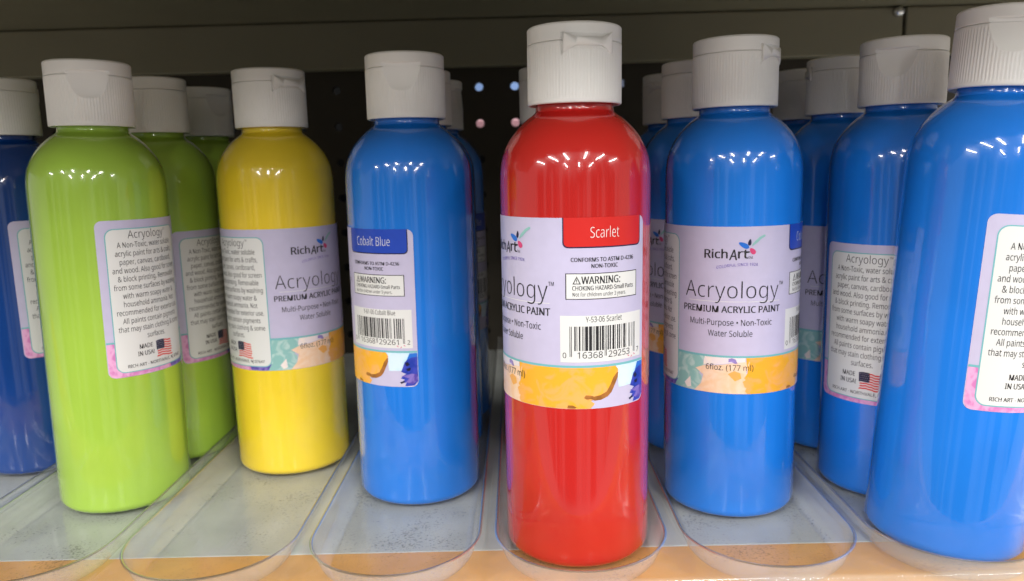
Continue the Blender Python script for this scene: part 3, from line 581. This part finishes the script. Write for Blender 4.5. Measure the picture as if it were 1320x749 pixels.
def make_label(name, tab, colour_name=None, code_line=None, digits=None):
    rng = random.Random(3)
    l = Label(); U0, U1, H = -129*DEG, 118*DEG, 60.5
    l.rect(U0, U1, 0, H, LAV, 0, 2.6)
    # painted band along the foot
    band = 13.4
    def jag(a, v0, v1, n, amp):
        return [(a+rng.uniform(-amp, amp), v0+(v1-v0)*k/n) for k in range(n+1)]
    l.dpoly([(-128.4, 2.2), (-126.5, .5), (-123, .08), (-52, .08), (-50, 4), (-51, 9), (-47, band), (-128.4, band)], PINK, 1)
    l.dpoly([(-70, .1), (-52, .1), (-48, 2.8), (-60, 3.6), (-72, 2.0)], VIO, 1.5)
    l.dpoly([(-52, .08), (-30, .08)] + jag(-24, .5, 7, 5, 2.5) + jag(-21, 8, band, 4, 2.0) + [(-50, band), (-49, 7)], MINT, 1.4)
    l.dpoly([(-30, .08), (17, .08)] + jag(14, .5, 12, 6, 2.0) + [(4, 11.6), (-8, 10.6), (-20, 10.2), (-29, 8.6), (-22, 6.4), (-24, 3)], PEACH, 1.6)
    l.dpoly([(-22, 10.4), (-8, 10.8), (4, 11.8), (12, 11), (12, band), (-21, band)], PALE, 1.5)
    yl = [(14, .08), (70, .08), (73, 1.6), (70, 2.6), (66, 3.3), (74, 3.2), (84, 5.0), (88, 8.0), (91, 10.4), (91.5, 12.2), (89, band), (12.5, band)] + jag(13, 11, 1, 6, 2.0)
    l.dpoly(yl, YEL, 1.7)
    l.dpoly([(-2, 7.4), (3, 8.6), (8, 7.8), (9, 5.8), (4, 4.8), (1, 6)], YEL, 1.9)
    l.dpoly([(10, 4.6), (13, 5.4), (18, 4.2), (17, 2.2), (12, 2.4)], YEL, 1.9)
    l.dpoly([(-1.5, 13.0), (1, 13.3), (4, 12.9), (5.8, 11.4), (3.8, 11.2), (1, 11.9), (-1.5, 11.8)], LILAC, 1.95)
    l.dpoly([(-45, 9.6), (-38, 10.3), (-38, 9), (-43, 7.4), (-44, 4), (-46, 4)], MINT, 1.95)
    l.dpoly([(-40, 2.2), (-34, 5.0), (-33, 1.2), (-37, .5)], PALE, 1.95)
    # pale wash, brown brush line, blue strokes
    l.dpoly([(92, 6.2), (104, 6.4), (117.7, 6.2), (117.7, band), (89.5, band), (91.8, 12), (91.3, 10)], SKY, 1.5)
    st = [(65, 3.6), (66.5, 4.5), (70, 4.4), (72.5, 4.0), (77, 4.3), (82, 5.3), (85, 7.4), (87.5, 9.7), (90.5, 11.2), (91.6, 11.2), (91.2, 9.6), (88.6, 7.2), (86, 5.0), (83, 3.7), (78, 2.8), (73, 2.6), (70.5, 3.2), (67, 3.1)]
    l.dpoly(st, BRN, 2.1)
    l.dpoly([(53, .2), (53.5, 1.2), (57, 1.2), (60, .55), (58.5, .2)], BRN, 2.1)
    l.dpoly([(108, 10.4), (111, 13.2), (117.6, 13.3), (117.6, 9.0), (106.5, 9.6)], CORN, 2.0)
    l.dpoly([(103, 6.0), (106.5, 9.8), (110, 11), (113, 11.6), (117.6, 11.8), (117.6, 2.2), (114, .5), (106, .3), (107.5, 1.8), (102, 1.5), (106, 2.9), (102.5, 3.4), (104.8, 4.4), (107.5, 5.2)], ROY, 2.1)
    l.dpoly([(106.5, 9.3), (109, 9.9), (111, 8.8), (108.2, 8.0)], NAVY, 2.3); l.dpoly([(107.5, 7.2), (111.5, 7.6), (111, 6.4), (108.5, 6.3)], NAVY, 2.3)
    l.dpoly([(103, 4.3), (112, 5.2), (117, 5), (117.4, 2.6), (113, 1.0), (107, 1.9), (110, 3.4)], VIO, 2.3)
    l.dpoly([(101.5, 1.8), (105.5, 2.5), (106, 1.9), (102.8, 1.2)], NAVY, 2.4)
    l.rect(-128.6*DEG, 117.6*DEG, band, band+.75, TEAL, 1.9)
    # back panel
    bl, br = -121.4*DEG, -48.3*DEG; bc = (bl+br)/2
    l.rect(bl-.38, br+.38, 2.0-.38, 57+.38, TEAL, 2.2, 3.2); l.rect(bl, br, 2.0, 57, WHT, 2.8, 2.9)
    l.text('Acryology', -103.8*DEG, -67.2*DEG, 53.5, 3.0, weight=-.006); l.text('TM', -66.6*DEG, -64*DEG, 55.6, .8)
    wv = text_tris(LINES[0])[0]; xs = 56.5*DEG/(max(p[0] for p in wv)-min(p[0] for p in wv))
    for k, t in enumerate(LINES): l.text(t, bc-1, bc+1, 50.1-3.25*k, 2.05, xs=xs, weight=.004)
    l.text('MADE', -102*DEG, -90*DEG, 10.3, 1.75, weight=.03); l.text('IN USA!', -104*DEG, -89*DEG, 7.5, 1.75, weight=.03)
    l.text('RICH ART - NORTHVALE, NJ 07647', -113*DEG, -55*DEG, 3.4, 1.25, weight=.025)
    # brushed flag
    fx0, fx1, fy0, fy1 = -86.4*DEG, -67*DEG, 5.6, 12.0; fh = (fy1-fy0)/13
    wave = lambda x, k: .35*math.sin((x-fx0)/(fx1-fx0)*5.5)+.12*math.sin(x*3+k)
    for k in range(0, 13, 2):
        x_0 = fx0+rng.uniform(0, .4); x_1 = fx1-rng.uniform(0, .9); n = 12
        top = [(x_0+(x_1-x_0)*i/n, fy1-fh*k+wave(x_0+(x_1-x_0)*i/n, 0)) for i in range(n+1)]
        bot = [(x, y-fh*1.1) for x, y in reversed(top)]
        l.poly(top+bot, RED, 3.6)
    cx1 = fx0+(fx1-fx0)*.45
    l.poly([(fx0-.1, fy1+.2), (fx0+1.5, fy1+.45), (cx1, fy1+.35), (cx1+.15, fy1-fh*4), (cx1-.1, fy1-fh*7), (fx0+1, fy1-fh*6.6), (fx0, fy1-fh*7)], NAVY, 4.0)
    for i in range(5):
        for j in range(4): l.poly(ell(fx0+.5+i*.68+(j % 2)*.25, fy1-.2-j*.8, .11, .11, 0, 6), WHT, 4.5, 0)
    # front panel: maker's mark and names
    l.text('Rich', -22.3*DEG, -3.9*DEG, 49.4, 3.1, weight=.035, cut=1); 
    l.text('A', -2.6*DEG, 3.4*DEG, 48.8, 3.7, weight=.028, shear=.12, cut=1); l.text('rt', 4.3*DEG, 12.2*DEG, 49.4, 3.3, weight=.03, cut=1)
    l.poly([(9.0*DEG, 51.6), (13.2*DEG, 51.9), (13.2*DEG, 51.4), (9.0*DEG, 51.1)], INK, 4.2)
    l.text('TM', 12.4*DEG, 15.6*DEG, 49.2, .85)
    l.poly(ell(8.6*DEG, 54.0, 1.95, .85, -28, egg=.25), CORN, 4)
    l.poly(ell(13.2*DEG, 55.0, 1.15, .55, 82, egg=-.3), NAVY, 4)
    l.poly([(15.0*DEG, 53.6), (16.6*DEG, 54.0), (19.5*DEG, 54.9), (22.5*DEG, 56.2), (25.6*DEG, 56.9), (26.0*DEG, 57.5), (24.6*DEG, 57.6), (20.8*DEG, 56.8), (17.6*DEG, 55.6), (15.2*DEG, 54.3)], MINT, 4)
    l.poly(ell(15.6*DEG, 51.9, 1.3, .85, -48, egg=.2), MAG, 4)
    l.text('COLORFUL SINCE 1924', -12.4*DEG, 20*DEG, 45.6, 1.0, m=VIO, weight=.012, curve=lambda t: 2.3*t-1.25*t*t+.2*math.sin(t*3.1))
    l.text('Acryology', -39.4*DEG, 39.4*DEG, 35.1, 5.9, weight=-.012, cut=.7); l.text('TM', 39.9*DEG, 44*DEG, 39.4, 1.3)
    l.rect(-36*DEG, 40.7*DEG, 33.75, 33.95, WHT, 3.0)
    l.text('PREMIUM ACRYLIC PAINT', -41*DEG, 41*DEG, 29.9, 2.35, weight=.035, cut=1)
    l.text('Multi-Purpose \u2022 Non-Toxic', -34.6*DEG, 33.6*DEG, 25.2, 2.2, cut=1)
    l.text('Water Soluble', -18.5*DEG, 17*DEG, 21.2, 2.2, cut=1)
    l.text('6floz. (177 ml)', -19.8*DEG, 18.6*DEG, 8.7, 2.1, cut=1)
    # colour tab and price side
    l.rect(50.4*DEG, 113.3*DEG, 51.2, H+.02, NAVY, 2.2, 1.7, (1, 1, 0, 0)); l.rect(51.3*DEG, 112.5*DEG, 51.6, H+.03, len(LAB), 2.8, 1.5, (1, 1, 0, 0))
    if colour_name:
        w = 10.9 if len(colour_name) < 9 else 18
        c = 81 if len(colour_name) < 9 else 80
        l.text(colour_name, (c-w)*DEG, (c+w)*DEG, 54.3, 3.35, m=WHT, weight=-.010, cut=1)
    l.text('CONFORMS TO ASTM D-4236', 56.3*DEG, 105.2*DEG, 47.0, 1.25, weight=.028); l.text('NON-TOXIC', 70.7*DEG, 90.8*DEG, 45.0, 1.25, weight=.028)
    l.rect(52.3*DEG, 109.1*DEG, 35.2, 43.4, INK, 2.2); l.rect(53.0*DEG, 108.4*DEG, 35.45, 43.15, WHT, 2.8)
    ta = 57.3*DEG; l.poly([(ta, 40.0), (ta+2.6, 40.0), (ta+1.3, 42.5)], INK, 4, 0); l.poly([(ta+.45, 40.27), (ta+2.15, 40.27), (ta+1.3, 41.9)], WHT, 4.4, 0)
    l.rect(ta+1.18, ta+1.42, 40.75, 41.5, INK, 4.8); l.rect(ta+1.18, ta+1.42, 40.4, 40.6, INK, 4.8)
    l.text('WARNING:', 63.6*DEG, 92.8*DEG, 40.1, 2.3, weight=.035, cut=1)
    l.text('CHOKING HAZARD-Small Parts', 57.2*DEG, 105.2*DEG, 38.1, 1.35, weight=.028)
    l.text('Not for children under 3 years.', 57.4*DEG, 98*DEG, 36.2, 1.2, weight=.014)
    l.rect(48.3*DEG, 114.2*DEG, 15.2, 30.1, WHT, 2.8)
    if digits:
        l.text(code_line, 66.5*DEG, (94.5 if len(code_line) < 16 else 100)*DEG, 28.0, 1.75, weight=.010, cut=1)
        bits_ = upc(digits); u0, u1 = 55*DEG, 107.5*DEG; mw = (u1-u0)/len(bits_); i = 0
        while i < len(bits_):
            if bits_[i] == '1':
                j = i
                while j < len(bits_) and bits_[j] == '1': j += 1
                guard = i < 3 or i > 91 or 44 < i < 50
                l.rect(u0+i*mw+mw*.06, u0+j*mw-mw*.06, 17.0 if guard else 18.9, 26.7, INK, 4); i = j
            else: i += 1
        l.text(digits[0], 50*DEG, 52.6*DEG, 16.6, 1.7, weight=.005)
        l.text(digits[1:6], 60.5*DEG, 79*DEG, 16.5, 2.0, weight=.005, cut=1); l.text(digits[6:11], 83.4*DEG, 102*DEG, 16.5, 2.0, weight=.005, cut=1)
        l.text(digits[11], 109.6*DEG, 112*DEG, 16.6, 1.7, weight=.005)
        for (a, v) in ((101, 16.0), (104, 15.6), (107, 16.2)): l.poly(ell(a*DEG, v, .45, .16, 30*a, 8), MAG, 3.6, 0)
    me = l.finish(name)
    for m in LAB: me.materials.append(m)
    me.materials.append(TABM[tab])
    return me
LABEL = {'red': make_label('label_scarlet', 'scarlet', 'Scarlet', 'Y-53-06 Scarlet', '016368292537'),
         'blue': make_label('label_cobalt', 'cobalt', 'Cobalt Blue', 'Y-61-06 Cobalt Blue', '016368292612'),
         'green': make_label('label_green', 'green'), 'yellow': make_label('label_yellow', 'yellow')}

# ------------------------------------------------------------------ the bottles
GROUP = 'paint bottles standing in the tray channels'
def bottle(colour, x, y, turn, zlab, thumb, label, tilt=0.0, zs=1.0):
    root = empty('paint_bottle', (x, y, 0)); tag(root, label, 'paint bottle', GROUP)
    lift = RB*.9*math.sin(R_(abs(tilt))) if tilt else 0
    root.rotation_euler = (0, R_(tilt), 0); root.location.z = lift*.9
    kind = 'blue' if colour == 'cobalt' else colour
    obj('body', BODY[colour], root)
    lb = obj('label', LABEL[kind], root); lb.rotation_euler.z = R_(turn); lb.location.z = zlab/1000; lb.scale.z = zs
    cp = obj('cap', CAP, root); cp.rotation_euler.z = R_(thumb)
    obj('flip_lid', LID, cp); obj('hinge', HINGE, cp)
    return root
bottle('green', -.1674, .3074, 150.5, 55.1, 27, 'lime green bottle at the front, back label turned to the right', .84)
bottle('yellow', -.1058, .3432, 48.3, 48.1, 235, 'only yellow paint bottle, alone in its channel', 0)
bottle('blue', -.0429, .3091, -109, 49.3, 2, 'blue bottle between the yellow and red ones, its colour name and barcode showing', .37)
bottle('red', .0193, .2586, -63.9, 55.4, 194, 'only red paint bottle with a full view of its barcode, nearest the tray front', .38)
bottle('blue', .0823, .2922, -14.7, 48.6, 232, 'blue bottle just right of the red one, front label facing out')
bottle('blue', .1496, .3035, 38.5, 37.9, -36, 'blue bottle half covered by the large one at the right edge, label set low', 0, 1.018)
bottle('blue', .1472, .2535, 100, 51.6, -25, 'large blue bottle leaning and cut off by the right edge of the photo', 3.69, 1.008)
bottle('cobalt', -.2290, .3500, 156, 53.5, -20, 'deep blue bottle at the left edge, mostly hidden by the lime green one')
bottle('green', -.1660, .3615, 159, 46.3, 137, 'lime green bottle standing second in its channel, label in shadow')
bottle('green', -.1624, .4085, 140, 48, 60, 'lime green bottle deepest in its channel, little more than its cap showing')
bottle('blue', -.0436, .3618, -60, 48, 190, 'dark blue bottle right behind the one with the colour name, edge of cap showing')
bottle('blue', -.0411, .4050, -30, 48, 80, 'dark blue bottle third behind the one with the colour name')
bottle('red', .0185, .3616, -20, 50, 30, 'red bottle hidden behind the front red one, only cap edge showing')
bottle('blue', .0827, .3553, -63, 46.5, 20, 'dark blue bottle second behind the one facing front, label edge beside the red bottle')
bottle('blue', .0822, .4034, 10, 48, 150, 'dark blue bottle third behind the one facing front, dim cap showing')
bottle('blue', .1483, .3551, -9, 42, 70, 'dark blue bottle behind the low label one, start of its front label showing')
bottle('blue', .1483, .3998, 30, 48, 200, 'dark blue bottle deepest in the right channel, only a dim cap showing')
